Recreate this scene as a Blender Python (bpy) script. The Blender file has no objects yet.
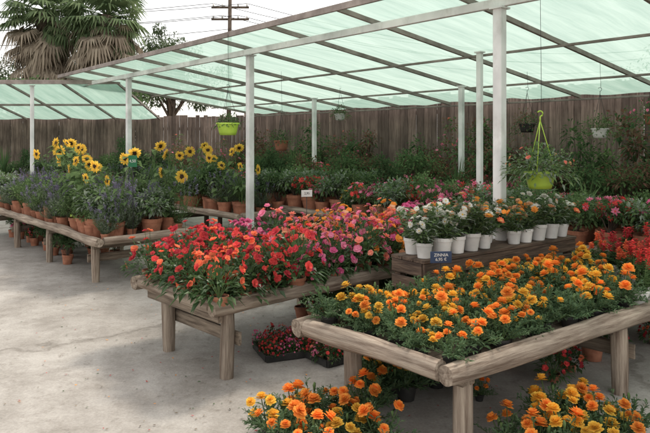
import bpy, math, random
from mathutils import Vector, Matrix, Quaternion, noise
R = random.Random(7)
scene = bpy.context.scene
col = scene.collection
V = Vector
# ------------------------------------------------------------------ materials
def new_mat(name):
    m = bpy.data.materials.new(name); m.use_nodes = True
    nt = m.node_tree; nt.nodes.clear()
    out = nt.nodes.new('ShaderNodeOutputMaterial')
    return m, nt, out
def N(nt, t, **k):
    n = nt.nodes.new(t)
    for a, b in k.items(): setattr(n, a, b)
    return n
def rgb(c): return (c[0], c[1], c[2], 1)
def leaf_mat(name, c1, c2, transl=0.4, rough=0.5, spec=0.3, gloss=False):
    m, nt, out = new_mat(name)
    g = N(nt, 'ShaderNodeNewGeometry'); oi = N(nt, 'ShaderNodeObjectInfo')
    mix = N(nt, 'ShaderNodeMixRGB'); mix.inputs[1].default_value = rgb(c1); mix.inputs[2].default_value = rgb(c2)
    nt.links.new(g.outputs['Random Per Island'], mix.inputs[0])
    hsv = N(nt, 'ShaderNodeHueSaturation'); hsv.inputs['Saturation'].default_value = .93
    mr = N(nt, 'ShaderNodeMapRange'); mr.inputs[3].default_value = 0.8; mr.inputs[4].default_value = 1.2
    nt.links.new(oi.outputs['Random'], mr.inputs[0]); nt.links.new(mr.outputs[0], hsv.inputs['Value'])
    nt.links.new(mix.outputs[0], hsv.inputs['Color'])
    if gloss:
        p = N(nt, 'ShaderNodeBsdfPrincipled'); p.inputs['Roughness'].default_value = rough
        p.inputs['Specular IOR Level'].default_value = spec
        nt.links.new(hsv.outputs[0], p.inputs['Base Color'])
    else:
        p = N(nt, 'ShaderNodeBsdfDiffuse'); nt.links.new(hsv.outputs[0], p.inputs[0])
    tr = N(nt, 'ShaderNodeBsdfTranslucent')
    nt.links.new(hsv.outputs[0], tr.inputs['Color'])
    ms = N(nt, 'ShaderNodeMixShader'); ms.inputs[0].default_value = transl
    nt.links.new(p.outputs[0], ms.inputs[1]); nt.links.new(tr.outputs[0], ms.inputs[2])
    nt.links.new(ms.outputs[0], out.inputs[0])
    return m
def noisy_mat(name, c1, c2, scale=6, stretch=(1, 1, 1), rough=0.8, bump=0.2, spec=0.3, detail=6, island=False, lo=.35, hi=.65):
    m, nt, out = new_mat(name)
    tc = N(nt, 'ShaderNodeTexCoord'); mp = N(nt, 'ShaderNodeMapping'); mp.inputs['Scale'].default_value = stretch
    oi = N(nt, 'ShaderNodeObjectInfo'); ad = N(nt, 'ShaderNodeVectorMath', operation='ADD')
    sc = N(nt, 'ShaderNodeMath', operation='MULTIPLY'); sc.inputs[1].default_value = 37
    nt.links.new(oi.outputs['Random'], sc.inputs[0])
    nt.links.new(tc.outputs['Object'], ad.inputs[0]); nt.links.new(sc.outputs[0], ad.inputs[1])
    nt.links.new(ad.outputs[0], mp.inputs[0])
    nz = N(nt, 'ShaderNodeTexNoise'); nz.inputs['Scale'].default_value = scale; nz.inputs['Detail'].default_value = detail
    nz.inputs['Roughness'].default_value = .65
    nt.links.new(mp.outputs[0], nz.inputs['Vector'])
    cr = N(nt, 'ShaderNodeValToRGB'); cr.color_ramp.elements[0].position = lo; cr.color_ramp.elements[1].position = hi
    cr.color_ramp.elements[0].color = rgb(c1); cr.color_ramp.elements[1].color = rgb(c2)
    nt.links.new(nz.outputs['Fac'], cr.inputs[0])
    last = cr.outputs[0]
    nz2 = N(nt, 'ShaderNodeTexNoise'); nz2.inputs['Scale'].default_value = 2.2; nz2.inputs['Detail'].default_value = 3
    nt.links.new(ad.outputs[0], nz2.inputs['Vector'])
    mr2 = N(nt, 'ShaderNodeMapRange'); mr2.inputs[1].default_value = .3; mr2.inputs[2].default_value = .7; mr2.inputs[3].default_value = .7; mr2.inputs[4].default_value = 1.2
    nt.links.new(nz2.outputs['Fac'], mr2.inputs[0])
    hs = N(nt, 'ShaderNodeHueSaturation'); nt.links.new(last, hs.inputs['Color']); nt.links.new(mr2.outputs[0], hs.inputs['Value']); last = hs.outputs[0]
    if island:
        g = N(nt, 'ShaderNodeNewGeometry'); hs2 = N(nt, 'ShaderNodeHueSaturation')
        mr = N(nt, 'ShaderNodeMapRange'); mr.inputs[3].default_value = 0.65; mr.inputs[4].default_value = 1.3
        nt.links.new(g.outputs['Random Per Island'], mr.inputs[0]); nt.links.new(mr.outputs[0], hs2.inputs['Value'])
        nt.links.new(last, hs2.inputs['Color']); last = hs2.outputs[0]
    p = N(nt, 'ShaderNodeBsdfPrincipled'); p.inputs['Roughness'].default_value = rough
    p.inputs['Specular IOR Level'].default_value = spec
    nt.links.new(last, p.inputs['Base Color'])
    if bump:
        b = N(nt, 'ShaderNodeBump'); b.inputs['Strength'].default_value = bump; b.inputs['Distance'].default_value = .02
        nt.links.new(nz.outputs['Fac'], b.inputs['Height']); nt.links.new(b.outputs[0], p.inputs['Normal'])
    nt.links.new(p.outputs[0], out.inputs[0])
    return m

M = {}
M['g_dark'] = leaf_mat('leaf_dark', (.05, .10, .042), (.11, .185, .075))
M['g_mid'] = leaf_mat('leaf_mid', (.075, .135, .05), (.145, .225, .085))
M['g_light'] = leaf_mat('leaf_light', (.11, .18, .065), (.21, .30, .13))
M['g_mari'] = leaf_mat('leaf_marigold', (.065, .13, .06), (.165, .245, .125))
M['g_grey'] = leaf_mat('leaf_grey', (.15, .19, .14), (.28, .33, .25))
M['g_imp'] = leaf_mat('leaf_impatiens', (.038, .09, .03), (.095, .175, .055), rough=.4, spec=.45, gloss=True)
M['g_red'] = leaf_mat('leaf_reddish', (.21, .08, .065), (.17, .135, .075))
M['orange'] = leaf_mat('petal_orange', (.88, .26, .012), (.93, .40, .025), .35)
M['yellow'] = leaf_mat('petal_yellow', (.90, .50, .025), (.93, .63, .06), .35)
M['sun_y'] = leaf_mat('petal_sunflower', (.88, .52, .03), (.91, .64, .06), .45)
M['brown'] = noisy_mat('sunflower_disc', (.015, .008, .004), (.06, .03, .012), 90)
M['red'] = leaf_mat('petal_red', (.60, .025, .025), (.78, .06, .05), .35)
M['crim'] = leaf_mat('petal_crimson', (.42, .02, .03), (.64, .035, .055), .35)
M['ored'] = leaf_mat('petal_orange_red', (.84, .13, .04), (.88, .22, .08), .35)
M['pink'] = leaf_mat('petal_pink', (.76, .14, .28), (.84, .28, .42), .35)
M['coral'] = leaf_mat('petal_coral', (.82, .18, .13), (.86, .31, .20), .35)
M['mag'] = leaf_mat('petal_magenta', (.60, .06, .21), (.74, .13, .32), .35)
M['white'] = leaf_mat('petal_white', (.70, .68, .60), (.80, .78, .73), .35)
M['peach'] = leaf_mat('petal_peach', (.80, .35, .15), (.84, .48, .28), .35)
M['purple'] = leaf_mat('petal_lavender', (.21, .17, .31), (.34, .29, .45), .3)
M['centre'] = leaf_mat('flower_centre', (.55, .35, .03), (.7, .45, .05), .1)
M['stem'] = leaf_mat('stem_green', (.08, .14, .05), (.13, .20, .07), .15)
M['dead'] = leaf_mat('dead_frond', (.22, .175, .13), (.40, .335, .25), .3)
M['palm'] = leaf_mat('palm_frond', (.09, .14, .065), (.19, .25, .12), .3)
M['tree'] = leaf_mat('tree_leaf', (.07, .105, .05), (.15, .20, .10), .3)
M['terra'] = noisy_mat('terracotta', (.28, .11, .065), (.43, .19, .115), 12, rough=.85, bump=.05)
M['pwhite'] = noisy_mat('white_plastic', (.64, .63, .60), (.76, .75, .72), 9, rough=.45, bump=.02)
M['plime'] = noisy_mat('lime_plastic', (.36, .55, .05), (.46, .66, .09), 4, rough=.35, bump=0, spec=.5)
M['pblack'] = noisy_mat('black_plastic', (.02, .02, .02), (.045, .043, .04), 9, rough=.5, bump=.02)
M['soil'] = noisy_mat('potting_soil', (.02, .013, .008), (.06, .04, .028), 60, bump=.6)
M['wood'] = noisy_mat('weathered_log', (.16, .115, .085), (.44, .365, .29), 2.4, (1.0, 16, 16), rough=.85, bump=.8)
M['plank'] = noisy_mat('weathered_plank', (.11, .083, .062), (.31, .25, .19), 3, (1.2, 14, 14), rough=.85, bump=.5)
M['dplank'] = noisy_mat('dark_plank', (.055, .037, .028), (.18, .125, .09), 3, (1.2, 14, 14), rough=.8, bump=.5)
M['fence'] = noisy_mat('fence_wood', (.115, .083, .068), (.26, .195, .16), 3, (9, 9, .8), rough=.9, bump=.5, island=True)
M['steelw'] = noisy_mat('white_painted_steel', (.58, .57, .54), (.80, .80, .78), 4, (1, 1, .6), rough=.5, bump=.03, lo=.3, hi=.5)
M['rafter'] = noisy_mat('rafter_metal', (.20, .165, .145), (.35, .30, .27), 5, rough=.6, bump=.05)
M['wire'] = noisy_mat('wire', (.03, .03, .03), (.06, .06, .06), 5, bump=0)
M['bark'] = noisy_mat('bark', (.05, .035, .025), (.16, .12, .09), 6, (3, 3, .6), bump=.7)
M['sblue'] = noisy_mat('sign_blue', (.03, .05, .10), (.045, .07, .13), 4, rough=.4, bump=0)
M['sgreen'] = noisy_mat('sign_green', (.02, .16, .07), (.03, .2, .09), 4, rough=.4, bump=0)

def ground_mat():
    m, nt, out = new_mat('concrete_ground')
    tc = N(nt, 'ShaderNodeTexCoord')
    def nz(s, d=6, r=.6):
        n = N(nt, 'ShaderNodeTexNoise'); n.inputs['Scale'].default_value = s; n.inputs['Detail'].default_value = d; n.inputs['Roughness'].default_value = r
        nt.links.new(tc.outputs['Object'], n.inputs['Vector']); return n
    def ramp(src, a, b, ca, cb):
        c = N(nt, 'ShaderNodeValToRGB'); c.color_ramp.elements[0].position = a; c.color_ramp.elements[1].position = b
        c.color_ramp.elements[0].color = rgb(ca); c.color_ramp.elements[1].color = rgb(cb); nt.links.new(src, c.inputs[0]); return c
    def mult(a, b, f=1):
        x = N(nt, 'ShaderNodeMixRGB', blend_type='MULTIPLY'); x.inputs[0].default_value = f
        nt.links.new(a, x.inputs[1]); nt.links.new(b, x.inputs[2]); return x.outputs[0]
    a = ramp(nz(.8, 9, .7).outputs['Fac'], .38, .60, (.32, .295, .265), (.455, .43, .395))
    b = ramp(nz(3.1, 9, .75).outputs['Fac'], .36, .60, (.70, .685, .665), (1, 1, 1))
    c = ramp(nz(60, 4, .7).outputs['Fac'], .3, .7, (.78, .78, .78), (1.06, 1.06, 1.06))
    d = ramp(nz(9, 6, .75).outputs['Fac'], .56, .68, (1, 1, 1), (.62, .59, .56))
    v = N(nt, 'ShaderNodeTexVoronoi', feature='DISTANCE_TO_EDGE'); v.inputs['Scale'].default_value = .17
    wn = nz(1.8, 6, .6); av = N(nt, 'ShaderNodeMixRGB'); av.inputs[0].default_value = .45
    nt.links.new(tc.outputs['Object'], av.inputs[1]); nt.links.new(wn.outputs['Color'], av.inputs[2]); nt.links.new(av.outputs[0], v.inputs['Vector'])
    e = ramp(v.outputs['Distance'], .0008, .004, (.5, .48, .45), (1, 1, 1))
    x = mult(mult(mult(a.outputs[0], b.outputs[0]), c.outputs[0]), d.outputs[0], .8)
    x = mult(x, e.outputs[0], .7)
    p = N(nt, 'ShaderNodeBsdfPrincipled'); p.inputs['Roughness'].default_value = .8
    nt.links.new(x, p.inputs['Base Color'])
    bm = N(nt, 'ShaderNodeBump'); bm.inputs['Strength'].default_value = .5; bm.inputs['Distance'].default_value = .012
    nt.links.new(nz(22, 9, .72).outputs['Fac'], bm.inputs['Height']); nt.links.new(bm.outputs[0], p.inputs['Normal'])
    nt.links.new(p.outputs[0], out.inputs[0]); return m
M['ground'] = ground_mat()

def net_mat():
    m, nt, out = new_mat('green_shade_net')
    tc = N(nt, 'ShaderNodeTexCoord')
    n1 = N(nt, 'ShaderNodeTexNoise'); n1.inputs['Scale'].default_value = 1.2; n1.inputs['Detail'].default_value = 6; n1.inputs['Roughness'].default_value = .65
    mp = N(nt, 'ShaderNodeMapping'); mp.inputs['Scale'].default_value = (.5, 5, 1)
    nt.links.new(tc.outputs['UV'], mp.inputs[0]); nt.links.new(mp.outputs[0], n1.inputs['Vector'])
    cr = N(nt, 'ShaderNodeValToRGB'); cr.color_ramp.elements[0].position = .3; cr.color_ramp.elements[1].position = .7
    cr.color_ramp.elements[0].color = (.25, .39, .325, 1); cr.color_ramp.elements[1].color = (.42, .565, .49, 1)
    nt.links.new(n1.outputs['Fac'], cr.inputs[0])
    wv = N(nt, 'ShaderNodeTexWave', wave_type='BANDS', bands_direction='X'); wv.inputs['Scale'].default_value = 9; wv.inputs['Distortion'].default_value = 1.5
    nt.links.new(tc.outputs['UV'], wv.inputs['Vector'])
    mr = N(nt, 'ShaderNodeMapRange'); mr.inputs[3].default_value = .12; mr.inputs[4].default_value = .2
    nt.links.new(wv.outputs['Fac'], mr.inputs[0])
    df = N(nt, 'ShaderNodeBsdfDiffuse'); tr = N(nt, 'ShaderNodeBsdfTranslucent'); tp = N(nt, 'ShaderNodeBsdfTransparent')
    nt.links.new(cr.outputs[0], df.inputs[0]); nt.links.new(cr.outputs[0], tr.inputs[0])
    a = N(nt, 'ShaderNodeMixShader'); a.inputs[0].default_value = .8
    nt.links.new(df.outputs[0], a.inputs[1]); nt.links.new(tr.outputs[0], a.inputs[2])
    b = N(nt, 'ShaderNodeMixShader'); nt.links.new(mr.outputs[0], b.inputs[0])
    nt.links.new(a.outputs[0], b.inputs[1]); nt.links.new(tp.outputs[0], b.inputs[2])
    nt.links.new(b.outputs[0], out.inputs[0]); return m
M['net'] = net_mat()

# ------------------------------------------------------------------ mesh builder
class B:
    def __init__(s): s.v = []; s.f = []; s.m = []; s.mats = []; s.sm = []
    def mi(s, k):
        if k not in s.mats: s.mats.append(k)
        return s.mats.index(k)
    def add(s, vs, fs, k, smooth=False):
        o = len(s.v); s.v.extend([tuple(x) for x in vs]); i = s.mi(k)
        for f in fs: s.f.append([a + o for a in f]); s.m.append(i); s.sm.append(smooth)
    def mesh(s, name):
        me = bpy.data.meshes.new(name); me.from_pydata(s.v, [], s.f)
        for k in s.mats: me.materials.append(M[k])
        me.polygons.foreach_set('material_index', s.m); me.polygons.foreach_set('use_smooth', s.sm)
        me.update(); return me
def basis(n):
    n = n.normalized(); a = V((0, 0, 1)) if abs(n.z) < .9 else V((1, 0, 0))
    t = n.cross(a).normalized(); return n, t, n.cross(t)
def rdir(r, zmin=-1, zmax=1):
    z = r.uniform(zmin, zmax); a = r.uniform(0, 6.283); q = math.sqrt(max(0, 1 - z * z)); return V((q * math.cos(a), q * math.sin(a), z))
def leaf(b, p, d, L, W, k, r, fold=.25, droop=.2):
    d = d.normalized(); side = d.cross(V((0, 0, 1)) + rdir(r) * .35)
    if side.length < .01: side = V((1, 0, 0))
    side.normalize(); up = side.cross(d)
    mid = p + d * L * .5 - up * (W * fold); tip = p + d * L - V((0, 0, L * droop))
    b.add([p, mid + side * W * .5 + up * W * fold, tip, mid - side * W * .5 + up * W * fold, mid], [(0, 4, 2, 1), (0, 3, 2, 4)], k)
def tube(b, pts, rad, k, n=5, cap=True):
    rings = []
    for i, p in enumerate(pts):
        d = (pts[min(i + 1, len(pts) - 1)] - pts[max(i - 1, 0)])
        _, t, s2 = basis(d); rr = rad[i] if isinstance(rad, (list, tuple)) else rad
        rings.append([p + (t * math.cos(6.2832 * j / n) + s2 * math.sin(6.2832 * j / n)) * rr for j in range(n)])
    vs = [x for q in rings for x in q]; fs = []
    for i in range(len(pts) - 1):
        for j in range(n): fs.append((i * n + j, i * n + (j + 1) % n, (i + 1) * n + (j + 1) % n, (i + 1) * n + j))
    if cap: fs.append(tuple(range(n))[::-1]); fs.append(tuple((len(pts) - 1) * n + j for j in range(n)))
    b.add(vs, fs, k, True)
def lathe(b, prof, k, c=V((0, 0, 0)), n=20, smooth=True):
    vs = []; fs = []
    for (r_, z) in prof:
        for j in range(n): vs.append(c + V((r_ * math.cos(6.2832 * j / n), r_ * math.sin(6.2832 * j / n), z)))
    for i in range(len(prof) - 1):
        for j in range(n): fs.append((i * n + j, i * n + (j + 1) % n, (i + 1) * n + (j + 1) % n, (i + 1) * n + j))
    b.add(vs, fs, k, smooth)
def pot(b, rt, h, k, c=V((0, 0, 0))):
    rb = rt * .74
    lathe(b, [(0, 0), (rb, 0), (rb, .003), (rt * .93, h * .80)], k, c)
    lathe(b, [(rt * .93, h * .80), (rt, h * .80), (rt, h), (rt * .92, h), (rt * .90, h * .86)], k, c, smooth=False)
    lathe(b, [(rt * .91, h * .87), (0, h * .9)], 'soil', c)
def petal(b, c, n, rad, L, W, el, k, r, o=.1):
    d = rad * math.cos(el) + n * math.sin(el); s = n.cross(rad)
    w = d * L; j = n * (L * r.uniform(-.08, .08))
    b.add([c + w * o - s * W * .2, c + w * o + s * W * .2, c + w * .68 + s * W * .5 + j, c + w + s * W * .22, c + w - s * W * .22 + j, c + w * .68 - s * W * .5],
          [(0, 1, 2, 5), (5, 2, 3, 4)], k)
def ring(b, c, n, cnt, L, W, el, k, r, o=.1, off=0):
    nn, t, s = basis(n)
    for i in range(cnt):
        a = 6.2832 * i / cnt + off + r.uniform(-.12, .12)
        petal(b, c, nn, t * math.cos(a) + s * math.sin(a), L * r.uniform(.88, 1.1), W, el + r.uniform(-.12, .12), k, r, o)
def f_marigold(b, c, n, R_, k, r):
    for (cnt, f, el, h) in ((11, 1.0, .05, 0), (10, .95, .4, .1), (9, .82, .75, .2), (7, .66, 1.05, .28), (4, .5, 1.35, .33)):
        ring(b, c + n * R_ * h, n, cnt, R_ * f, R_ * .62, el, k, r, .05, r.random() * 6)
def f_imp(b, c, n, R_, k, r, dbl=True):
    ring(b, c, n, 5, R_, R_ * 1.05, r.uniform(.1, .35), k, r, .05, r.random() * 6)
    if dbl: ring(b, c + n * R_ * .1, n, 4, R_ * .7, R_ * .7, r.uniform(.5, .8), k, r, .05, r.random() * 6)
def f_daisy(b, c, n, R_, k, r, cnt=12, ck='centre'):
    ring(b, c, n, cnt, R_, R_ * .45, .12, k, r, .1, r.random() * 6)
    ring(b, c + n * R_ * .06, n, cnt - 3, R_ * .75, R_ * .4, .4, k, r, .1, r.random() * 6)
    nn, t, s = basis(n); rr = R_ * .26
    vs = [c + nn * R_ * .26] + [c + nn * R_ * .12 + (t * math.cos(6.2832 * j / 8) + s * math.sin(6.2832 * j / 8)) * rr for j in range(8)]
    b.add(vs, [(0, 1 + j, 1 + (j + 1) % 8) for j in range(8)], ck, True)

# ------------------------------------------------------------------ plant templates
def t_marigold(seed, k, nf=8, pk='pblack'):
    r = random.Random(seed); b = B(); pot(b, .05, .07, pk)
    for i in range(28):
        d = rdir(r, .15, 1); base = V((d.x * .02, d.y * .02, .06)); L = r.uniform(.08, .175)
        e = base + V((d.x * 1.0, d.y * 1.0, d.z * .9)) * L; tube(b, [base, e], [.0025, .0015], 'stem', 3, False)
        for j in range(11):
            q = base.lerp(e, .25 + .75 * j / 10)
            for sgn in (0, 1):
                ld = (rdir(r, -.3, .9) + d * .5); leaf(b, q, ld, r.uniform(.022, .042), r.uniform(.007, .012), 'g_mari', r)
    for i in range(nf):
        a = r.uniform(0, 6.28); q = math.sqrt(r.random()) * .10
        c = V((math.cos(a) * q, math.sin(a) * q, r.uniform(.15, .25) - q * .4)); n = (V((c.x * 4, c.y * 4, 1)) + rdir(r) * .35).normalized()
        tube(b, [V((c.x * .4, c.y * .4, .08)), c], [.003, .003], 'stem', 3, False)
        f_marigold(b, c, n, r.uniform(.022, .038), k if r.random() < .92 else ('yellow' if k == 'orange' else 'orange'), r)
    for i in range(3):
        d = rdir(r, .5, 1); c = V((d.x * .09, d.y * .09, .09 + d.z * .11)); tube(b, [c - V((0, 0, .03)), c, c + d * .016], [.002, .008, .004], 'stem', 5)
    return b.mesh('marigold_%s_%d' % (k, seed))
def t_imp(seed, ks, nf=30, Rr=.16, H=.36, fr=.029):
    r = random.Random(seed); b = B(); pot(b, .06, .09, 'terra')
    for i in range(200):
        d = rdir(r, -.25, 1); q = r.uniform(.45, 1)
        p = V((d.x * Rr * q, d.y * Rr * q, .11 + d.z * (H - .12) * q * .85 + r.uniform(-.02, .02)))
        leaf(b, p, d + rdir(r) * .5 + V((0, 0, .15)), r.uniform(.05, .09), r.uniform(.022, .036), 'g_imp', r, .2, .35)
    for i in range(10):
        d = rdir(r, .3, 1); tube(b, [V((0, 0, .07)), V((d.x * Rr * .7, d.y * Rr * .7, .1 + d.z * .15))], [.004, .003], 'stem', 4, False)
    for i in range(nf):
        d = rdir(r, -.05, 1); q = r.uniform(.95, 1.18); p = V((d.x * Rr * q, d.y * Rr * q, .12 + max(0, d.z) * (H - .10) * q))
        tube(b, [V((p.x * .6, p.y * .6, p.z * .7)), p], .0018, 'stem', 3, False)
        f_imp(b, p, (d + rdir(r) * .55).normalized(), fr * r.uniform(.7, 1.2), r.choice(ks), r)
    return b.mesh('impatiens_%d' % seed)
def t_zinnia(seed, ks, pk='pwhite', nf=10, R_=.15, H=.44, fr=.032, gk=('g_mid', 'g_light', 'g_grey')):
    r = random.Random(seed); b = B(); pot(b, .068, .12, pk)
    for i in range(34):
        a = r.uniform(0, 6.28); q = math.sqrt(r.random()) * R_; h = r.uniform(.4, 1) * (H - .13)
        p0 = V((math.cos(a) * .02, math.sin(a) * .02, .10)); p1 = V((math.cos(a) * q, math.sin(a) * q, .10 + h * (1 - .35 * q / R_)))
        tube(b, [p0, p0.lerp(p1, .5) + V((0, 0, .01)), p1], [.003, .0025, .002], 'stem', 4, False)
        for j in range(14):
            w = p0.lerp(p1, r.uniform(.15, 1)); leaf(b, w, rdir(r, -.2, .7), r.uniform(.035, .08), r.uniform(.012, .024), r.choice(gk), r)
        if i < nf:
            n = (V((math.cos(a) * q * 4, math.sin(a) * q * 4, .6)) + rdir(r) * .6).normalized()
            f_daisy(b, p1 + V((0, 0, .012)), n, fr * r.uniform(.6, 1.2), r.choice(ks), r)
    return b.mesh('zinnia_%d' % seed)
def t_spike(seed, fk, gk, pk='pwhite', H=.42, n=14, w=.10, fl=.15, fs=.012, lf=18, sp=None):
    r = random.Random(seed); b = B(); pot(b, .062, .11, pk)
    for i in range(n):
        a = r.uniform(0, 6.28); q = math.sqrt(r.random()) * w; h = r.uniform(.6, 1) * H
        p0 = V((math.cos(a) * .02, math.sin(a) * .02, .09)); p1 = V((math.cos(a) * q * 1.3, math.sin(a) * q * 1.3, h)); pm = V((math.cos(a) * q, math.sin(a) * q, h * .55))
        tube(b, [p0, pm, p1], [.0025, .002, .0015], 'stem', 3, False)
        for j in range(lf):
            t = r.uniform(0, 1 - fl * .8); ww = p0.lerp(pm, t * 2) if t < .5 else pm.lerp(p1, t * 2 - 1)
            if sp: leaf(b, ww, rdir(r, .2, 1), r.uniform(.04, .08), .006, gk, r)
            else: leaf(b, ww, rdir(r, -.1, .7), r.uniform(.035, .06), r.uniform(.015, .024), gk, r)
        if sp and r.random() < .4: continue
        m = int(22 * (fl / .3) + 12)
        for j in range(m):
            t = 1 - (fl * 1.5) * j / m; ww = pm.lerp(p1, max(0, t))
            leaf(b, ww, rdir(r, 0, .8), fs * r.uniform(1.2, 2.2), fs, fk, r)
    return b.mesh('spike_%s_%d' % (fk, seed))
def t_sunflower(seed, pk, H=.95, nh=4):
    r = random.Random(seed); b = B(); pot(b, .11, .19, pk)
    for s in range(nh):
        a = 6.28 * s / nh + r.uniform(-.7, .7); q = r.uniform(.08, .34); top = V((math.cos(a) * q, math.sin(a) * q, H * r.uniform(.74, 1.1)))
        base = V((math.cos(a) * .04, math.sin(a) * .04, .16)); mid = base.lerp(top, .5); mid.x *= .6; mid.y *= .6; pts = [base, mid, top]
        tube(b, pts, [.008, .007, .005], 'stem', 6, False)
        for j in range(20):
            t = r.uniform(.1, .95); w = base.lerp(mid, t * 2) if t < .5 else mid.lerp(top, t * 2 - 1); d = rdir(r, .05, .5)
            e = w + d * .06; tube(b, [w, e], .002, 'stem', 3, False)
            leaf(b, e, d + V((0, 0, -.1)), r.uniform(.09, .17) * (1.15 - .4 * t), r.uniform(.06, .11), 'g_mid' if r.random() < .6 else 'g_light', r, .12, .5)
        n = V((r.uniform(-1, .7), r.uniform(-1, -.1), r.uniform(-.2, .5))).normalized(); c = top + n * .03; Rr = r.uniform(.055, .085)
        tube(b, [top, c], [.006, .012], 'stem', 6, False)
        ring(b, c, n, 17, Rr, Rr * .30, .05, 'sun_y', r, .3); ring(b, c + n * .004, n, 15, Rr * .9, Rr * .28, .25, 'sun_y', r, .3, .2)
        ring(b, c - n * .004, n, 10, Rr * .6, Rr * .3, -.3, 'g_mid', r, .2)
        nn, t_, s_ = basis(n); rr = Rr * .47; vs = [c + nn * .014]
        for q, h in ((.6, .013), (1, .006)): vs += [c + nn * h + (t_ * math.cos(6.2832 * j / 12) + s_ * math.sin(6.2832 * j / 12)) * rr * q for j in range(12)]
        fs = [(0, 1 + j, 1 + (j + 1) % 12) for j in range(12)] + [(1 + j, 13 + j, 13 + (j + 1) % 12, 1 + (j + 1) % 12) for j in range(12)]
        b.add(vs, fs, 'brown', True)
    return b.mesh('sunflower_%d' % seed)
def t_shrub(seed, gk, R_=.25, H=.7, n=900, ls=.06, lw=.45, pk='terra', pr=.12, ph=.2, fk=None, nf=0, fr=.034, clumps=12):
    r = random.Random(seed); b = B(); pot(b, pr, ph, pk)
    cs = []
    for i in range(clumps):
        d = rdir(r, -.5, 1); q = r.uniform(.35, 1.1); c = V((d.x * R_ * q, d.y * R_ * q, ph + (H - ph) * (.5 + .42 * d.z * q))); cs.append(c)
        tube(b, [V((0, 0, ph * .8)), V((c.x * .4, c.y * .4, (c.z + ph) * .5)), c], [.008, .006, .003], 'bark', 4, False)
    for i in range(n):
        c = r.choice(cs); d = rdir(r, -.8, 1); rr = R_ * .42 * r.uniform(.2, 1.15)
        p = c + d * rr; leaf(b, p, d + rdir(r) * .7 + V((0, 0, .1)), ls * r.uniform(.6, 1.25), ls * lw, r.choice(gk), r, .15, .3)
    for i in range(nf):
        c = r.choice(cs); d = rdir(r, -.2, 1); f_daisy(b, c + d * R_ * .48, d, fr * r.uniform(.8, 1.2), fk if isinstance(fk, str) else r.choice(fk), r, 7, fk if isinstance(fk, str) else fk[0])
    return b.mesh('shrub_%d' % seed)
def t_strap(seed, gk, n=46, L=.5, W=.022, pk='terra'):
    r = random.Random(seed); b = B(); pot(b, .11, .18, pk)
    for i in range(n):
        a = r.uniform(0, 6.28); out = r.uniform(.1, .9); l = L * r.uniform(.6, 1.1); pts = []
        for j in range(6):
            t = j / 5; pts.append(V((math.cos(a) * out * l * t * (.6 + .5 * t), math.sin(a) * out * l * t * (.6 + .5 * t), .17 + l * (t * 1.1 - out * .9 * t * t))))
        s = V((-math.sin(a), math.cos(a), 0)); vs = []; fs = []
        for j, p in enumerate(pts):
            w = W * .5 * (1 - (j / 5) ** 2 * .95) ; vs += [p - s * w, p + s * w]
        for j in range(5): fs.append((2 * j, 2 * j + 1, 2 * j + 3, 2 * j + 2))
        b.add(vs, fs, r.choice(gk), True)
    return b.mesh('strap_%d' % seed)

T = {}
T['mo'] = [t_marigold(1, 'orange', 6), t_marigold(2, 'orange', 7), t_marigold(3, 'orange', 4)]
T['my'] = [t_marigold(4, 'yellow', 6), t_marigold(5, 'yellow', 7), t_marigold(6, 'yellow', 4)]
T['mg'] = [t_marigold(7, 'orange', 1), t_marigold(8, 'yellow', 2), t_marigold(9, 'yellow', 0)]
T['ired'] = [t_imp(11, ['red', 'crim', 'red']), t_imp(12, ['red', 'crim'], 24, H=.39), t_imp(19, ['crim', 'red', 'ored'], 22, .17, .33)]
T['iored'] = [t_imp(13, ['ored'], 22, fr=.026, H=.31), t_imp(14, ['ored', 'red'], 22, fr=.026, H=.33)]
T['ipink'] = [t_imp(15, ['pink', 'mag']), t_imp(16, ['pink', 'coral', 'pink'], 24, H=.38)]
T['icoral'] = [t_imp(17, ['coral', 'ored']), t_imp(18, ['coral', 'orange', 'peach'], 24)]
T['zw'] = [t_zinnia(21, ['white', 'white', 'peach']), t_zinnia(22, ['white']), t_zinnia(28, ['white', 'peach'], nf=6, H=.38)]
T['zo'] = [t_zinnia(23, ['orange', 'peach']), t_zinnia(24, ['peach', 'ored', 'white'], H=.48), t_zinnia(29, ['peach', 'orange'], nf=6, H=.5)]
T['zm'] = [t_zinnia(25, ['pink', 'red', 'coral'], 'terra', 16), t_zinnia(26, ['red', 'orange'], 'terra', 16), t_zinnia(27, ['yellow', 'white'], 'pblack', 14)]
T['salv'] = [t_spike(31, 'red', 'g_mid', H=.44, n=9, w=.09, fl=.32, fs=.017, lf=30), t_spike(32, 'ored', 'g_mid', H=.36, n=8, w=.09, fl=.32, fs=.017, lf=30), t_spike(35, 'crim', 'g_dark', H=.42, n=8, w=.09, fl=.32, fs=.017, lf=30)]
T['lav'] = [t_spike(33, 'purple', 'g_grey', 'terra', H=.56, n=40, w=.21, fl=.18, fs=.011, lf=28, sp=1), t_spike(34, 'purple', 'g_grey', 'terra', H=.46, n=40, w=.20, fl=.18, fs=.011, lf=30, sp=1),
            t_spike(36, 'purple', 'g_mid', 'terra', H=.62, n=30, w=.18, fl=.14, fs=.011, lf=34, sp=1)]
T['sunf'] = [t_sunflower(41, 'terra', .92, 3), t_sunflower(42, 'plime', .95, 4), t_sunflower(43, 'terra', .84, 4), t_sunflower(44, 'terra', .98, 2), t_sunflower(45, 'terra', .88, 3)]
T['shd'] = [t_shrub(51, ['g_dark', 'g_mid'], .24, .7), t_shrub(52, ['g_dark'], .28, .85, 1000, .07), t_shrub(53, ['g_dark', 'g_light'], .2, .6, 800, .05)]
T['shm'] = [t_shrub(54, ['g_mid', 'g_light'], .22, .55, 800, .05), t_shrub(55, ['g_mid', 'g_grey'], .2, .5, 800, .06)]
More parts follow.
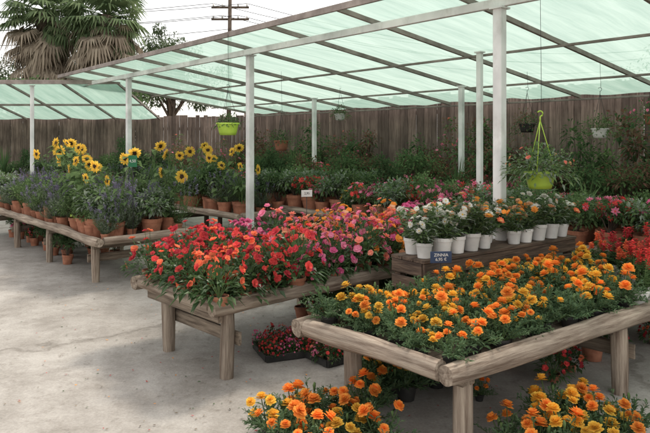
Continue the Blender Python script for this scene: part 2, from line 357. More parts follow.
T['shr'] = [t_shrub(56, ['g_red', 'g_dark'], .26, .8, 900, .07), t_shrub(57, ['g_red', 'g_mid'], .22, .65, 800, .06)]
T['shf'] = [t_shrub(58, ['g_dark', 'g_mid'], .2, .45, 600, .05, fk=['red', 'pink'], nf=40), t_shrub(59, ['g_mid'], .2, .45, 600, .05, fk=['pink', 'mag'], nf=36),
            t_shrub(60, ['g_dark', 'g_mid'], .2, .42, 600, .05, fk=['red', 'crim'], nf=34)]
T['tall'] = [t_shrub(61, ['g_dark', 'g_mid'], .42, 1.7, 1600, .09, pr=.16, ph=.26, clumps=20), t_shrub(62, ['g_red', 'g_red', 'g_dark'], .42, 1.75, 1400, .09, pr=.16, ph=.26, clumps=18),
             t_shrub(63, ['g_mid', 'g_light'], .36, 1.4, 1100, .11, pr=.16, ph=.26, clumps=13), t_shrub(64, ['g_red', 'g_mid'], .36, 1.9, 1100, .08, pr=.16, ph=.26, clumps=14, fk=['pink', 'coral'], nf=40)]
T['strap'] = [t_strap(71, ['g_mid', 'g_light']), t_strap(72, ['g_dark', 'g_mid'], 40, .6, .03)]

# ------------------------------------------------------------------ object helpers
def empty(name, loc=(0, 0, 0)):
    e = bpy.data.objects.new(name, None); e.location = loc; e.empty_display_size = .2; col.objects.link(e); return e
def child(o, e):
    o.parent = e; o.matrix_parent_inverse = Matrix.Translation(-V(e.location))
def inst(name, me, loc, rz=0, sc=1, parent=None, tilt=(0, 0)):
    o = bpy.data.objects.new(name, me); o.location = loc; o.rotation_euler = (tilt[0], tilt[1], rz)
    o.scale = (sc, sc, sc) if not isinstance(sc, tuple) else sc
    col.objects.link(o)
    if parent: child(o, parent)
    return o
def log(name, p0, p1, rad, parent, k='wood', seed=0):
    p0 = V(p0); p1 = V(p1); L = (p1 - p0).length; b = B(); n = 16; m = max(4, int(L / .1)); vs = []; fs = []
    sd = V((seed * 3.1, p0.x * 5, p0.y * 3))
    for i in range(m + 1):
        x = L * i / m; off = V((0, noise.noise(sd + V((x * 1.1, 0, 0))) * rad * .5, noise.noise(sd + V((x * 1.1, 9, 0))) * rad * .3))
        rr0 = rad * (1 + .2 * noise.noise(sd + V((x * 2, 4, 4)))) * (.93 if i in (0, m) else 1)
        for j in range(n):
            a = 6.2832 * j / n; rr = rr0 * (1 + .16 * noise.noise(sd + V((x * 3, math.cos(a) * 1.3, math.sin(a) * 1.3))))
            vs.append(V((x, math.cos(a) * rr, math.sin(a) * rr)) + off)
    for i in range(m):
        for j in range(n): fs.append((i * n + j, i * n + (j + 1) % n, (i + 1) * n + (j + 1) % n, (i + 1) * n + j))
    b.add(vs, fs, k, True); b.add([vs[j] for j in range(n)], [tuple(range(n))[::-1]], k); b.add([vs[m * n + j] for j in range(n)], [tuple(range(n))], k)
    o = bpy.data.objects.new(name, b.mesh(name)); o.rotation_mode = 'QUATERNION'; o.rotation_quaternion = (p1 - p0).to_track_quat('X', 'Z'); o.location = p0
    col.objects.link(o); child(o, parent); return o
def box(b, c, sx, sy, sz, k, ax=None, bev=.004):
    c = V(c); X, Y, Z = ax if ax else (V((1, 0, 0)), V((0, 1, 0)), V((0, 0, 1)))
    vs = []
    hx, hy, hz = sx / 2, sy / 2, sz / 2; q = min(bev, hy * .4, hz * .4)
    pr = [(-hy + q, -hz), (hy - q, -hz), (hy, -hz + q), (hy, hz - q), (hy - q, hz), (-hy + q, hz), (-hy, hz - q), (-hy, -hz + q)]
    for x in (-hx, hx):
        for (y, z) in pr: vs.append(c + X * x + Y * y + Z * z)
    fs = [(j, (j + 1) % 8, 8 + (j + 1) % 8, 8 + j) for j in range(8)] + [tuple(range(8))[::-1], tuple(range(8, 16))]
    b.add(vs, fs, k)
def plank(name, p0, p1, w, th, parent, k='plank', up=V((0, 0, 1))):
    p0 = V(p0); p1 = V(p1); L = (p1 - p0).length; b = B(); box(b, (L / 2, 0, 0), L, w, th, k)
    o = bpy.data.objects.new(name, b.mesh(name)); X = (p1 - p0).normalized(); Y = up.cross(X).normalized(); Z = X.cross(Y)
    o.matrix_world = Matrix.Translation(p0) @ Matrix((X, Y, Z)).transposed().to_4x4()
    col.objects.link(o); child(o, parent); return o
def P2(O, u, v, s, t, z=0): return V((O[0] + u[0] * s + v[0] * t, O[1] + u[1] * s + v[1] * t, z))
def table(name, O, u, v, L, W, legs, h=.55, r=.052, brace=True, k='wood'):
    e = empty(name, (O[0], O[1], 0)); zc = h - r
    log('front_log', P2(O, u, v, -.06, 0, zc), P2(O, u, v, L + .06, 0, zc), r, e, k, 1)
    log('back_log', P2(O, u, v, -.06, W, zc), P2(O, u, v, L + .06, W, zc), r, e, k, 2)
    log('end_log', P2(O, u, v, -.03, .055, zc + .006), P2(O, u, v, -.03, W - .055, zc + .006), r * .95, e, k, 3)
    log('end_log_far', P2(O, u, v, L, .055, zc + .006), P2(O, u, v, L, W - .055, zc + .006), r * .95, e, k, 4)
    n = int(W / .13)
    for i in range(n):
        t = .1 + (W - .2) * (i + .5) / n; plank('slat_%d' % i, P2(O, u, v, .03, t, h - .075), P2(O, u, v, L - .06, t, h - .075 + R.uniform(-.004, .004)), .11, .02, e)
    for i, (s, t) in enumerate(legs):
        log('leg_%d' % i, P2(O, u, v, s, t, 0), P2(O, u, v, s + R.uniform(-.01, .01), t, h - .09), r * .92, e, k, 10 + i)
    ss = sorted(set(s for s, t in legs))
    if brace:
        for s in ss:
            tt = [t for a, t in legs if a == s]
            if len(tt) > 1: plank('crossbar', P2(O, u, v, s + .06, min(tt) - .06, h * .48), P2(O, u, v, s + .06, max(tt) + .06, h * .48), .025, .09, e, 'plank')
            plank('bearer', P2(O, u, v, s - .055, .06, h - .13), P2(O, u, v, s - .055, W - .06, h - .13), .04, .08, e, 'plank')
    return e
def bed(name, O, u, v, s0, s1, t0, t1, dx, z, pick, sc=(.85, 1.15), jit=.25, dy=None):
    e = empty(name, P2(O, u, v, s0, t0, z)); dy = dy or dx; ns = max(1, round((s1 - s0) / dx)); ntt = max(1, round((t1 - t0) / dy)); i = 0
    for a in range(ns + 1):
        for c in range(ntt + 1):
            s = s0 + (s1 - s0) * a / ns + R.uniform(-jit, jit) * dx; t = t0 + ((t1 - t0) * c / ntt if t1 > t0 else 0) + R.uniform(-jit, jit) * dy
            key = pick(s, t)
            if not key: continue
            me = R.choice(T[key]); inst('plant_%d' % i, me, P2(O, u, v, s, t, z), R.uniform(0, 6.28), R.uniform(*sc), e, (R.uniform(-.08, .08), R.uniform(-.08, .08))); i += 1
    return e

# ------------------------------------------------------------------ ground
b = B(); G = 400; b.add([(-G, -G, 0), (G, -G, 0), (G, G, 0), (-G, G, 0)], [(0, 1, 2, 3)], 'ground'); inst('ground', b.mesh('ground'), (0, 0, 0))

# ------------------------------------------------------------------ display tables
u1, v1 = (.80, .60), (-.70, .714); O1 = (.615, 2.99)
table('wooden_display_table', O1, u1, v1, 3.1, 1.05, [(.2, .12), (.26, .93), (1.6, .05), (1.6, .95), (2.9, .08), (2.9, .95)], .55, .056)
def pk1(s, t):
    if s > 1.72 + 1.25 * t: return None
    x = R.random()
    if t < .3 and x < .45: return 'mg'
    if x < .2: return 'mg'
    x = R.random()
    if s < .95: return 'my' if x < .75 else 'mo'
    return 'my' if x < .45 else 'mo'
bed('marigold_plants', O1, u1, v1, .12, 2.9, .12, .93, .165, .485, pk1, (.8, 1.2), .28, .15)
bed('potted_red_salvia_plants', O1, u1, v1, 1.84, 2.95, .14, .9, .18, .485, lambda s, t: 'salv' if s > 1.80 + 1.25 * t else None, (.85, 1.1), .12)

u2, v2 = (.724, .69), (-.69, .724); O2 = (-.686, 4.13)
table('wooden_display_table', O2, u2, v2, 3.2, 1.08, [(.1, .06), (.1, .84), (1.6, .1), (1.6, .98), (3.1, .1), (3.1, .98)], .55, .052)
def pk2(s, t):
    x = R.random()
    if s < .55 and t < .4: return 'iored' if x < .75 else 'ired'
    if s < .8: return 'ired' if x < .96 else 'ipink'
    if s < 1.5: return 'ipink' if x < .7 else ('ired' if x < .85 else 'icoral')
    if t > .55: return 'icoral' if x < .6 else 'ipink'
    return 'icoral' if x < .3 else ('ired' if x < .5 else 'ipink')
bed('impatiens_plants', O2, u2, v2, .04, 3.1, .06, 1.06, .20, .485, pk2, (.78, 1.2), .26, .185)

v3, u3 = (-.654, .755), (.755, .654); O3 = (-2.435, 6.78)
table('wooden_display_table', O3, v3, u3, 5.2, 1.15, [(.35, .1), (.35, 1.05), (1.9, .1), (1.9, 1.05), (3.4, .1), (3.4, 1.05), (5, .1), (5, 1.05)], .55, .05)
bed('potted_lavender_plants', O3, v3, u3, .2, 5.0, .18, 1.0, .29, .485, lambda s, t: 'lav' if R.random() < .75 else 'shm', (.8, 1.2), .15, .25)
def single(name, key, i, loc, rz=0, sc=1): return inst(name, T[key][i], loc, rz, sc)
for (s, t, i, rz, sc) in ((.25, .30, 3, .1, .95), (.72, .15, 4, .5, .92), (1.15, .22, 1, -.2, 1.02), (1.75, .4, 0, .2, 1.05), (.25, .95, 4, -.3, 1.0), (2.3, .7, 2, 0, 1.08), (.9, .9, 3, .4, 1.02), (2.9, .5, 3, 0, 1.05)):
    single('potted_sunflower', 'sunf', i, P2(O3, v3, u3, s, t, .49), rz, sc)
for (s, k, i) in ((.12, 'lav', 0), (.5, 'shm', 0), (1.45, 'shm', 1), (1.9, 'lav', 1), (2.3, 'shm', 0)):
    single('potted_herb', k, i, P2(O3, v3, u3, s, .12, .49), s * 3, .7)
bed('foliage_plants_under_table', O3, v3, u3, 1.6, 4.6, .3, .9, .4, 0, lambda s, t: 'shd' if R.random() < .6 else 'shf', (.5, .65))

def rows_bench(name, O, u, v, L, W, h, k='dplank'):
    e = empty(name, (O[0], O[1], 0)); n = max(2, int(W / .11))
    for i in range(n):
        t = W * (i + .5) / n; plank('top_board_%d' % i, P2(O, u, v, 0, t, h - .012), P2(O, u, v, L, t, h - .012 + R.uniform(-.002, .002)), W / n - .008, .024, e, k)
    for j, zz in enumerate((h - .075, h - .19)):
        plank('front_board_%d' % j, P2(O, u, v, .01, .02, zz), P2(O, u, v, L - .01, .02, zz), .022, .095, e, k)
        plank('side_board_%d' % j, P2(O, u, v, .012, .035, zz), P2(O, u, v, .012, W - .01, zz), .022, .095, e, k)
    for s in (.05, L / 2, L - .05):
        for t in (.06, W - .05):
            plank('leg', P2(O, u, v, s, t, 0), P2(O, u, v, s, t, h - .026), .06, .06, e, k, V((u[0], u[1], 0)))
    return e
u4 = (.8, .6); v4 = (-.6, .8); O4 = (.70, 4.43)
rows_bench('dark_wooden_bench', O4, u4, v4, 1.9, .35, .75)
seq = ['zw', 'zw', 'zw', 'zo', 'zo', 'zw', 'zo', 'zo', 'zw', 'zw', 'zo']
for i in range(11):
    for j in range(2):
        s = .09 + i * .17 + j * .06 + R.uniform(-.018, .018); t = .085 + j * .175 + R.uniform(-.008, .012)
        if s > 1.84 or (i, j) == (5, 0): continue
        inst('potted_zinnia', R.choice(T[seq[i]]), P2(O4, u4, v4, s, t, .752), R.uniform(0, 6), R.uniform(.9, 1.14), None, (R.uniform(-.03, .03), R.uniform(-.03, .03)))

# ------------------------------------------------------------------ canopy
nx = (.771, .637); vx = (-.637, .771)
def C(d, s, z=0): return V((nx[0] * d + vx[0] * s, nx[1] * d + vx[1] * s, z))
D0, D1, S0, S1 = 4.3, 9.3, -1.5, 14.2
DP = 4.8
def rz(d): return 2.98 - (d - D0) * (2.98 - 2.27) / (D1 - D0)
can = empty('shade_net_canopy', C(DP, 7))
def cloth(name, f, na, nb, parent, us, vs_):
    b = B(); vs = []; fs = []
    for i in range(na + 1):
        for j in range(nb + 1): vs.append(f(i / na, j / nb))
    for i in range(na):
        for j in range(nb): a = i * (nb + 1) + j; fs.append((a, a + 1, a + nb + 2, a + nb + 1))
    b.add(vs, fs, 'net', True); me = b.mesh(name); uv = me.uv_layers.new(name='UVMap')
    for l in me.loops:
        i, j = divmod(l.vertex_index, nb + 1); uv.data[l.index].uv = (i / na * us, j / nb * vs_)
    o = bpy.data.objects.new(name, me); col.objects.link(o); child(o, parent)
RS = 1.3
def f_net(a, c):
    d = D0 + (D1 - D0) * a; s = S0 + (S1 - S0) * c; ph = ((s - S0) / RS) % 1
    sag = -.05 * math.sin(ph * math.pi) * (.6 + .4 * math.sin(a * math.pi * 3) ** 2) + .02 * noise.noise(V((d * 2.5, s * 2.5, 0)))
    return C(d, s, rz(d) + .035 + sag)
cloth('netting', f_net, 50, 180, can, 5, 15.7)
def beam(name, p0, p1, w, h, parent, k): return plank(name, p0, p1, w, h, parent, k)
n = int((S1 - S0) / RS)
for i in range(n + 1):
    s = S0 + i * RS + R.uniform(-.04, .04); beam('rafter_%d' % i, C(D0, s, rz(D0) - .0), C(D1, s + R.uniform(-.05, .05), rz(D1)), .035, .055, can, 'rafter')
for i, d in enumerate((6.4, 8.0, 9.25)): beam('purlin_%d' % i, C(d, S0, rz(d) - .052), C(d, S1, rz(d) - .052), .025, .03, can, 'rafter')
beam('eave_rail', C(D0 - .03, S0 - .05, rz(D0) - .01), C(D0 - .03, S1 + .05, rz(D0) - .01), .03, .07, can, 'rafter')
beam('main_beam', C(DP, S0, rz(DP) - .085), C(DP, S1, rz(DP) - .085), .05, .08, can, 'steelw')
def post(name, p, h, w, parent):
    b = B(); ax = (V((0, 0, 1)), V((nx[0], nx[1], 0)), V((vx[0], vx[1], 0)))
    box(b, (0, 0, h / 2), h, w, w, 'steelw', ax, .008)
    box(b, (0, 0, .006), .012, w * 2, w * 2, 'steelw', ax, .002)
    box(b, (0, 0, h - .008), .016, w * 1.5, w * 1.5, 'steelw', ax, .002)
    o = inst(name, b.mesh(name), p); child(o, parent)
for s in (-.9, 3.36, 7.45, 11.7): post('post', C(DP, s), rz(DP) - .127, .09, can)
for s in (-1, 2.6, 6.23, 9.9): post('rear_post', C(7.9, s), rz(7.9) - .03, .075, can)
post('mid_post', V((1.87, 7.64, 0)), rz(6.3) - .03, .065, can)
can2 = empty('shade_net_canopy', (-9, 15, 0))
def f_net2(a, c):
    x = -19 + 14.5 * c; y = 13.6 + 3.6 * a; ph = (c * 12) % 1
    return V((x, y, 2.85 - .68 * a + .03 - .05 * math.sin(ph * math.pi)))
cloth('netting', f_net2, 12, 120, can2, 3.6, 14.5)
for i in range(13):
    x = -19 + 14.5 * i / 12; beam('rafter_%d' % i, (x, 13.6, 2.85), (x, 17.2, 2.17), .04, .05, can2, 'rafter')
beam('eave_rail', (-19.1, 13.57, 2.84), (-4.4, 13.57, 2.84), .04, .09, can2, 'rafter')
beam('purlin', (-19.1, 15.4, 2.45), (-4.4, 15.4, 2.45), .04, .05, can2, 'rafter')
for x in (-16, -12, -6.35): post('post', V((x, 13.7, 0)), 2.78, .07, can2)

# ------------------------------------------------------------------ fences
def fence(name, p0, p1, h, w=.11):
    p0 = V(p0); p1 = V(p1); L = (p1 - p0).length; X = (p1 - p0).normalized(); Y = V((0, 0, 1)).cross(X); b = B(); n = int(L / w)
    for i in range(n):
        hh = h + R.uniform(-.03, .025); c = p0 + X * (w * (i + .5)) + Y * R.uniform(-.006, .006); c.z = hh / 2
        box(b, c, hh, w * .97, .02, 'fence', (V((0, 0, 1)), X, Y))
    for z in (.4, h - .35): box(b, (p0 + p1) / 2 + Y * .035 + V((0, 0, z)), L, .04, .08, 'fence', (X, Y, V((0, 0, 1))))
    for i in range(int(L / 2.4) + 1):
        c = p0 + X * min(L - .05, i * 2.4); box(b, (c.x + Y.x * .1, c.y + Y.y * .1, (h + .02) / 2), h + .02, .09, .09, 'fence', (V((0, 0, 1)), X, Y))
    return inst(name, b.mesh(name), (0, 0, 0))
fence('wooden_fence', (-24, 17.3, 0), (-1.9, 17.3, 0), 2.25)
fence('wooden_fence', C(9.6, 15.2), C(9.6, -6), 2.5)
fence('wooden_fence', (-24, 3, 0), (-24, 17.2, 0), 2.25)

# ------------------------------------------------------------------ benches and plants beneath canopy
Ob = C(5.65, 1.2)
table('wooden_display_table', (Ob.x, Ob.y), vx, nx, 3.9, 1.0, [(.2, .1), (.2, .9), (2, .1), (2, .9), (3.7, .1), (3.7, .9)], .62, .045)
bed('mixed_flowering_plants', (Ob.x, Ob.y), vx, nx, .1, 3.8, .12, .9, .3, .555, lambda s, t: R.choice(['shf', 'zm', 'shf', 'shm', 'strap', 'shm']), (.9, 1.15))
Oc = C(5.65, 5.5)
table('wooden_display_table', (Oc.x, Oc.y), vx, nx, 4.6, 1.0, [(.2, .1), (.2, .9), (2.2, .1), (2.2, .9), (4.4, .1), (4.4, .9)], .6, .045)
bed('mixed_flowering_plants', (Oc.x, Oc.y), vx, nx, .1, 4.5, .12, .9, .3, .535, lambda s, t: R.choice(['shf', 'shm', 'zm', 'shm', 'shf', 'shd']), (.85, 1.2))
Od = C(7.1, -1)
table('wooden_display_table', (Od.x, Od.y), vx, nx, 12, .9, [(.2, .1), (.2, .8), (3, .1), (3, .8), (6, .1), (6, .8), (9, .1), (9, .8), (11.8, .1), (11.8, .8)], .66, .045)
bed('foliage_plants', (Od.x, Od.y), vx, nx, .2, 11.8, .15, .75, .46, .595, lambda s, t: R.choice(['shd', 'shr', 'shf', 'shf', 'strap', 'shr', 'shm']), (.85, 1.2))
bed('tall_potted_shrubs', (C(8.8, -2).x, C(8.8, -2).y), vx, nx, 0, 16, 0, .2, .95, 0, lambda s, t: 'tall', (.8, 1.15), dy=.3)
Oe = (-16, 14.6)
table('wooden_display_table', Oe, (1, 0), (0, 1), 12, 1.0, [(.2, .1), (.2, .9), (4, .1), (4, .9), (8, .1), (8, .9), (11.8, .1), (11.8, .9)], .6, .05)
bed('foliage_plants', Oe, (1, 0), (0, 1), .2, 11.8, .2, .8, .42, .53, lambda s, t: R.choice(['shm', 'lav', 'shd', 'shm', 'strap']), (.9, 1.3))
bed('tall_potted_shrubs', (-4.0, 15.9), (1, 0), (0, 1), 0, 3.2, 0, .6, .7, 0, lambda s, t: 'tall', (.6, 1.0))
Of = P2(O3, v3, u3, .9, 2.35)
table('wooden_display_table', (Of.x, Of.y), v3, u3, 4.8, 1.0, [(.2, .1), (.2, .9), (2.4, .1), (2.4, .9), (4.6, .1), (4.6, .9)], .55, .05)
bed('foliage_plants', (Of.x, Of.y), v3, u3, .2, 4.6, .15, .85, .34, .48, lambda s, t: R.choice(['lav', 'shm', 'lav', 'strap', 'shd', 'shm']), (.9, 1.25))
for (s, t, i, rz_, sc) in ((.12, .15, 4, .3, 1.0), (.5, .1, 3, .0, .98), (1.05, .2, 2, -.2, 1.05), (1.6, .12, 3, .5, 1.0)):
    single('potted_sunflower', 'sunf', i, P2((Of.x, Of.y), v3, u3, s, t, .49), rz_, sc)
bed('flowering_plants', (3.2, 5.5), (.8, .6), (-.6, .8), 0, 1.4, 0, .8, .3, 0, lambda s, t: R.choice(['shf', 'shm', 'shf']), (1.0, 1.3))

# ------------------------------------------------------------------ ground plants near the front tables
def cluster(name, pts, keys, z=0, sc=(1.0, 1.2)):
    e = empty(name, (pts[0][0], pts[0][1], z))
    for i, (x, y) in enumerate(pts): inst('plant_%d' % i, R.choice(T[R.choice(keys)]), (x, y, z), R.uniform(0, 6), R.uniform(*sc), e)
cluster('marigold_plants', [(-.22, 3.22), (-.06, 3.12), (.1, 3.2), (-.16, 3.42), (0, 3.36), (.17, 3.42), (-.3, 3.4), (.28, 3.25), (-.08, 3.55), (.1, 3.58), (.24, 3.58)], ['mo', 'mo', 'my'])
cluster('marigold_plants', [(1.02, 3.02), (1.18, 3.08), (1.34, 3.1), (1.5, 3.2), (1.1, 3.24), (1.28, 3.28), (1.46, 3.38), (1.62, 3.36), (1.25, 3.45), (1.42, 3.55), (.92, 3.16)], ['mo', 'my', 'my'])
cluster('marigold_plants', [(.36, 4.0), (.52, 4.05), (.42, 4.2), (.6, 4.22), (.28, 4.15), (.72, 4.1), (.5, 3.9), (.33, 3.86)], ['mo', 'my', 'mg'], sc=(1.2, 1.45))
bed('foliage_plants_under_table', O1, u1, v1, .9, 2.7, .45, 1.0, .32, 0, lambda s, t: R.choice(['ired', 'mo', 'shd', 'mg']) if R.random() < .8 else None, (.55, .72))
def tray(name, O, u, v, L, W):
    e = empty(name, (O[0], O[1], 0)); b = B(); ax = (V((u[0], u[1], 0)), V((v[0], v[1], 0)), V((0, 0, 1)))
    box(b, P2(O, u, v, L / 2, W / 2, .012), L, W, .012, 'pblack', ax, .003)
    for (s, t, a, c) in ((L / 2, 0, L, .012), (L / 2, W, L, .012)): box(b, P2(O, u, v, s, t, .03), a, c, .048, 'pblack', ax, .003)
    for s in (.0, L): box(b, P2(O, u, v, s, W / 2, .029), .012, W - .02, .046, 'pblack', ax, .003)
    child(inst('tray_base', b.mesh('tray'), (0, 0, 0)), e)
    i = 0
    for a in range(int(L / .085)):
        for c in range(int(W / .085)):
            inst('seedling_%d' % i, R.choice(T['ired'] + T['ipink']), P2(O, u, v, .05 + a * .085 + R.uniform(-.01, .01), .05 + c * .085, .019), R.uniform(0, 6), R.uniform(.27, .42), e, (R.uniform(-.2, .2), R.uniform(-.2, .2))); i += 1
tray('seedling_tray', (-.42, 4.52), (.93, .37), (-.37, .93), .55, .36)
tray('seedling_tray', (.02, 4.42), (.8, .6), (-.6, .8), .5, .36)
bed('impatiens_plants', O2, u2, v2, 1.4, 2.6, .25, .8, .3, 0, lambda s, t: 'ired' if R.random() < .4 else 'shd', (.6, .8))
# ------------------------------------------------------------------ hanging baskets
def basket(name, p, pr, ph, k, ceil, gk, fk=None, nf=0, hook=None, droop=.22, n=420, R_=.22):
    r = random.Random(int(p[0] * 100 + p[1] * 31)); b = B(); e = empty(name, p)
    lathe(b, [(0, 0), (pr * .72, 0), (pr * .80, ph * .25), (pr * .96, ph * .88)], k, n=28)
    lathe(b, [(pr * .96, ph * .88), (pr * 1.05, ph * .88), (pr * 1.05, ph), (pr * .95, ph), (pr * .93, ph * .9)], k, n=28, smooth=False)
    lathe(b, [(pr * .94, ph * .92), (0, ph * .95)], 'soil')
    for i in range(n):
        d = rdir(r, -.2, 1); q = r.uniform(.3, 1.1); c = V((d.x * R_ * q, d.y * R_ * q, ph + d.z * R_ * .75 * q))
        if math.hypot(c.x, c.y) > pr: c.z -= droop * r.random() * (math.hypot(c.x, c.y) / R_)
        leaf(b, c, d + rdir(r) * .6, .055 * r.uniform(.6, 1.2), .022, r.choice(gk), r, .15, .4)
    for i in range(14):
        d = rdir(r, .1, 1); tube(b, [V((0, 0, ph)), V((d.x, d.y, d.z * .8)) * R_ * .8 + V((0, 0, ph))], .002, 'stem', 3, False)
    for i in range(nf):
        d = rdir(r, 0, 1); f_imp(b, V((d.x * R_, d.y * R_, ph + d.z * R_ * .8)), d, .018, r.choice(fk), r)
    child(inst('pot_and_plant', b.mesh(name), p), e)
    b = B(); ht = .42; hk = 'plime' if hook else 'wire'
    for a in (0, 2.09, 4.19): tube(b, [V((math.cos(a) * pr, math.sin(a) * pr, ph)), V((math.cos(a) * pr * .25, math.sin(a) * pr * .25, ph + ht * .75)), V((0, 0, ph + ht))], .004 if hook else .0025, hk, 5)
    pts = [V((0, 0, ph + ht - .02)), V((0, 0, ph + ht + .03))]
    for i in range(9):
        a = -math.pi / 2 + i * math.pi * 1.35 / 8; pts.append(V((.022 * math.cos(a), 0, ph + ht + .055 + .022 * math.sin(a))))
    tube(b, pts, .006 if hook else .003, hk, 6)
    tube(b, [V((.012, 0, ph + ht + .075)), V((.0, 0, ceil - p[2]))], .002, 'wire', 4)
    child(inst('hanger', b.mesh(name + '_hanger'), p), e)
basket('hanging_flower_basket', (1.77, 5.2, 1.20), .125, .14, 'plime', rz(4.7), ['g_mid', 'g_grey', 'g_light'], ['coral', 'peach'], 12, True, .05, 760, .28)
basket('hanging_flower_basket', (-1.26, 8.2, 1.66), .145, .16, 'plime', rz(4.4), ['g_mid', 'g_dark'], None, 0, None, .05, 260, .16)
basket('hanging_flower_basket', (-.72, 10.4, 1.42), .12, .17, 'terra', rz(6.1), ['g_dark', 'g_mid'], None, 0, None, .05, 260, .2)
basket('hanging_flower_basket', (.27, 11.4, 1.95), .10, .12, 'pwhite', rz(7.4), ['g_light', 'g_mid'], None, 0, None, .15, 260, .18)
basket('hanging_flower_basket', (3.35, 7.7, 1.62), .10, .12, 'pwhite', rz(7.4), ['g_light', 'g_mid'], None, 0, None, .2, 380, .26)
basket('hanging_flower_basket', (3.9, 7.5, 1.78), .11, .12, 'terra', rz(7.8), ['g_dark', 'g_mid'], ['pink'], 12, None, .25, 420, .28)
basket('hanging_flower_basket', (2.75, 8.6, 1.70), .11, .12, 'pblack', rz(7.5), ['g_dark', 'g_red'], None, 0, None, .3, 420, .26)

# ------------------------------------------------------------------ price signs
def sign(name, p, w, h, k, stake, txt, tcol='pwhite', ry=0, size=.03):
    e = empty(name, p); b = B(); box(b, (0, 0, 0), w, .004, h, k, None, .001)
    tube(b, [V((0, .006, -h * .3)), V((0, .006, -stake))], .004, 'wire', 5)
    o = inst('board', b.mesh(name), p, ry); child(o, e)
    cu = bpy.data.curves.new('txt', 'FONT'); cu.body = txt; cu.size = size; cu.align_x = 'CENTER'; cu.align_y = 'CENTER'; cu.extrude = .0004
    t = bpy.data.objects.new('lettering', cu); t.location = V(p) + V((math.sin(ry) * .004, -math.cos(ry) * .004, 0)); t.rotation_euler = (math.pi / 2, 0, ry); cu.materials.append(M[tcol]); col.objects.link(t); child(t, e)
sign('price_sign', (.80, 4.36, .79), .15, .08, 'sblue', .29, 'ZINNIA\n6,95 €', ry=.1, size=.03)
sign('price_sign', (-2.16, 7.1, 1.36), .10, .13, 'sgreen', .85, '4,50', ry=-.1, size=.045)
sign('price_sign', (-.19, 6.6, 1.04), .12, .07, 'pwhite', .5, '2,95', 'pblack', ry=.4, size=.035)

# ------------------------------------------------------------------ trees, palms, hedge
def tree(name, p, H, Rc, seed, n=9000, gk=('tree',), ls=.16, trunk=.16):
    r = random.Random(seed); b = B(); top = V((r.uniform(-.3, .3), r.uniform(-.3, .3), H * .55)); tube(b, [V((0, 0, 0)), top * .5 + V((.1, 0, 0)), top], [trunk, trunk * .8, trunk * .55], 'bark', 10)
    cs = []
    for i in range(16):
        d = rdir(r, -.25, 1); c = V((d.x * Rc * r.uniform(.4, .95), d.y * Rc * r.uniform(.4, .95), H * .62 + d.z * H * .36 * r.uniform(.5, 1)))
        m = top.lerp(c, .5) + V((0, 0, .2)); tube(b, [top * r.uniform(.6, 1), m, c], [trunk * .4, trunk * .22, .02], 'bark', 6)
        cs.append((c, Rc * r.uniform(.25, .45)))
        for j in range(3): c2 = c + rdir(r) * Rc * .35; tube(b, [m, c2], [.03, .01], 'bark', 4); cs.append((c2, Rc * r.uniform(.12, .26)))
    for i in range(n):
        c, q = r.choice(cs); d = rdir(r); p_ = c + V((d.x, d.y, d.z * .75)) * q * r.uniform(.3, 1.1) ** .6
        leaf(b, p_, d + rdir(r), ls * r.uniform(.5, 1.2), ls * .45, r.choice(gk), r, .15, .3)
    return inst(name, b.mesh(name), p)
tree('broadleaf_tree', (-15.5, 25, 0), 6.2, 3.0, 1, 14000)
tree('broadleaf_tree', (-6.8, 27, 0), 6.2, 2.1, 2, 12000, ls=.15)
tree('broadleaf_tree', (-20, 30, 0), 8.5, 3.4, 3, 12000)
tree('broadleaf_tree', (-10.5, 28, 0), 6.0, 2.8, 8, 12000)
tree('broadleaf_tree', (14, 24, 0), 5, 3, 7, 7000)
b = B(); r = random.Random(5)
for i in range(26000):
    x = r.uniform(-23, -5.5); hmax = 3.5 + .7 * noise.noise(V((x * .5, 1, 0))) + .4 * noise.noise(V((x * 1.7, 3, 0))) - max(0, x + 9) * .18; z = .4 + (hmax - .4) * r.random() ** .5; w = .7 + .3 * noise.noise(V((x, z, 4)))
    leaf(b, V((x, 19.2 + r.uniform(-w, w), z)), rdir(r), .16 * r.uniform(.6, 1.2), .07, r.choice(['g_dark', 'tree', 'g_mid']), r, .15, .3)
for i in range(24): x = -23 + i * .72; tube(b, [V((x, 19.2, 0)), V((x + .2, 19.3, 2.2))], [.06, .03], 'bark', 6)
inst('hedge', b.mesh('hedge'), (0, 0, 0))
def frond(b, r, base, d, stem, fan, k, droop):
    d = d.normalized(); e = base + d * stem - V((0, 0, stem * droop * .3)); tube(b, [base, e], [.025, .012], k, 4)
    side = d.cross(V((0, 0, 1))).normalized(); up = side.cross(d); n = 20
    for i in range(n):
        a = -1.9 + 3.8 * i / (n - 1); ld = d * math.cos(a) + side * math.sin(a); L = fan * (1 - .25 * abs(a) / 1.9) * r.uniform(.85, 1.1); w = .045
        s2 = up.cross(ld).normalized(); m = e + ld * L * .6 + up * .03; tip = e + ld * L - V((0, 0, L * droop * r.uniform(.5, 1.3)))
        b.add([e, m + s2 * w, tip, m - s2 * w], [(0, 1, 2, 3)], k)
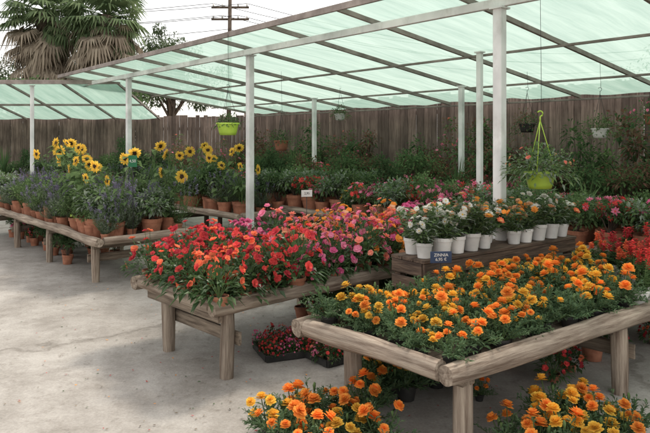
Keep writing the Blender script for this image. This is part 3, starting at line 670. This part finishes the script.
def palm(name, p, H, seed):
    r = random.Random(seed); b = B(); m = 12
    tube(b, [V((.08 * math.sin(i), .05 * math.cos(i * 2), H * i / m)) for i in range(m + 1)], [.34 - .1 * i / m + .02 * (i % 2) for i in range(m + 1)], 'bark', 12)
    for i in range(160):
        a = r.uniform(0, 6.28); z = H - r.random() ** 1.2 * 2.7 - .1; fr = (H - z) / 3.0
        frond(b, r, V((math.cos(a) * .2, math.sin(a) * .2, z)), V((math.cos(a), math.sin(a), -r.uniform(.2, 1.1) - fr * 1.2)), r.uniform(.4, 1.0), r.uniform(.45, .9), 'palm' if fr < .2 and r.random() < .4 else 'dead', r.uniform(.3, .9))
    for i in range(60):
        a = r.uniform(0, 6.28); el = r.uniform(-.4, 1.3); frond(b, r, V((0, 0, H)), V((math.cos(a) * math.cos(el), math.sin(a) * math.cos(el), math.sin(el))), r.uniform(.7, 1.3), r.uniform(.7, .95), 'palm', .4)
    return inst(name, b.mesh(name), p)
palm('fan_palm_tree', (-8.1, 23.5, 0), 6.2, 1)
palm('fan_palm_tree', (-10.6, 24, 0), 6.5, 2)
e = empty('utility_pole', (-4.9, 32, 0)); b = B(); tube(b, [V((0, 0, 0)), V((.1, 0, 9.6))], [.13, .09], 'bark', 10)
for z in (8.3, 7.7):
    box(b, (.1, 0, z), 1.9, .09, .1, 'bark')
    for x in (-.75, -.3, .5, .95): lathe(b, [(.0, z + .05), (.03, z + .05), (.05, z + .12), (.02, z + .2), (0, z + .2)], 'pwhite', V((x, 0, 0)), 8)
child(inst('pole', b.mesh('pole'), (-4.9, 32, 0)), e)
b = B()
for (z, x0) in ((8.5, -.75), (8.5, .95), (7.9, -.3), (7.9, .5), (7.2, 0)):
    for end in (V((-40, 22, z - 1)), V((24, 46, z - .3))):
        p0 = V((-4.9 + x0, 32, z)); tube(b, [p0.lerp(end, t / 12) - V((0, 0, 1.2 * 4 * (t / 12) * (1 - t / 12))) for t in range(13)], .014, 'wire', 4)
child(inst('wires', b.mesh('wires'), (0, 0, 0)), e)
b = B(); r = random.Random(9)
for i in range(900):
    x = r.gauss(-.4, 1.6); y = r.uniform(2.6, 9)
    a = r.uniform(0, 6.28); leaf(b, V((x, y, .006)), V((math.cos(a), math.sin(a), .12)), r.uniform(.01, .03), .01, r.choice(['dead', 'dead', 'bark', 'crim', 'orange', 'g_dark']), r, .2, .05)
inst('leaf_litter', b.mesh('leaf_litter'), (0, 0, 0))

# ------------------------------------------------------------------ light
el, az = math.radians(57), math.radians(36)
sv = V((math.sin(az) * math.cos(el), math.cos(az) * math.cos(el), math.sin(el)))
L = bpy.data.lights.new('sun', 'SUN'); L.energy = 2.6; L.angle = math.radians(9); L.color = (1, .91, .79)
lo = bpy.data.objects.new('sun', L); lo.rotation_mode = 'QUATERNION'; lo.rotation_quaternion = sv.to_track_quat('Z', 'Y'); lo.location = (5, 5, 12); col.objects.link(lo)
w = bpy.data.worlds.new('World'); scene.world = w; w.use_nodes = True; nt = w.node_tree; bg = nt.nodes['Background']
sky = nt.nodes.new('ShaderNodeTexSky'); sky.sky_type = 'NISHITA'; sky.sun_disc = False; sky.sun_elevation = el; sky.sun_rotation = az
sky.dust_density = 3; sky.air_density = 1.0; sky.ozone_density = 1
hz = nt.nodes.new('ShaderNodeMixRGB'); hz.inputs[0].default_value = .65; hz.inputs[2].default_value = (12.6, 12.1, 11.4, 1)
nt.links.new(sky.outputs[0], hz.inputs[1]); nt.links.new(hz.outputs[0], bg.inputs[0]); bg.inputs[1].default_value = .15
scene.view_settings.view_transform = 'Standard'; scene.view_settings.look = 'None'; scene.view_settings.exposure = 0
# ------------------------------------------------------------------ camera
cam = bpy.data.cameras.new('camera'); co = bpy.data.objects.new('camera', cam); co.location = (0, 0, 1.6); co.rotation_euler = (math.pi / 2, 0, 0)
cam.lens = 35; cam.sensor_width = 36; cam.shift_y = -.118; cam.clip_end = 2000; cam.clip_start = .05
col.objects.link(co); scene.camera = co
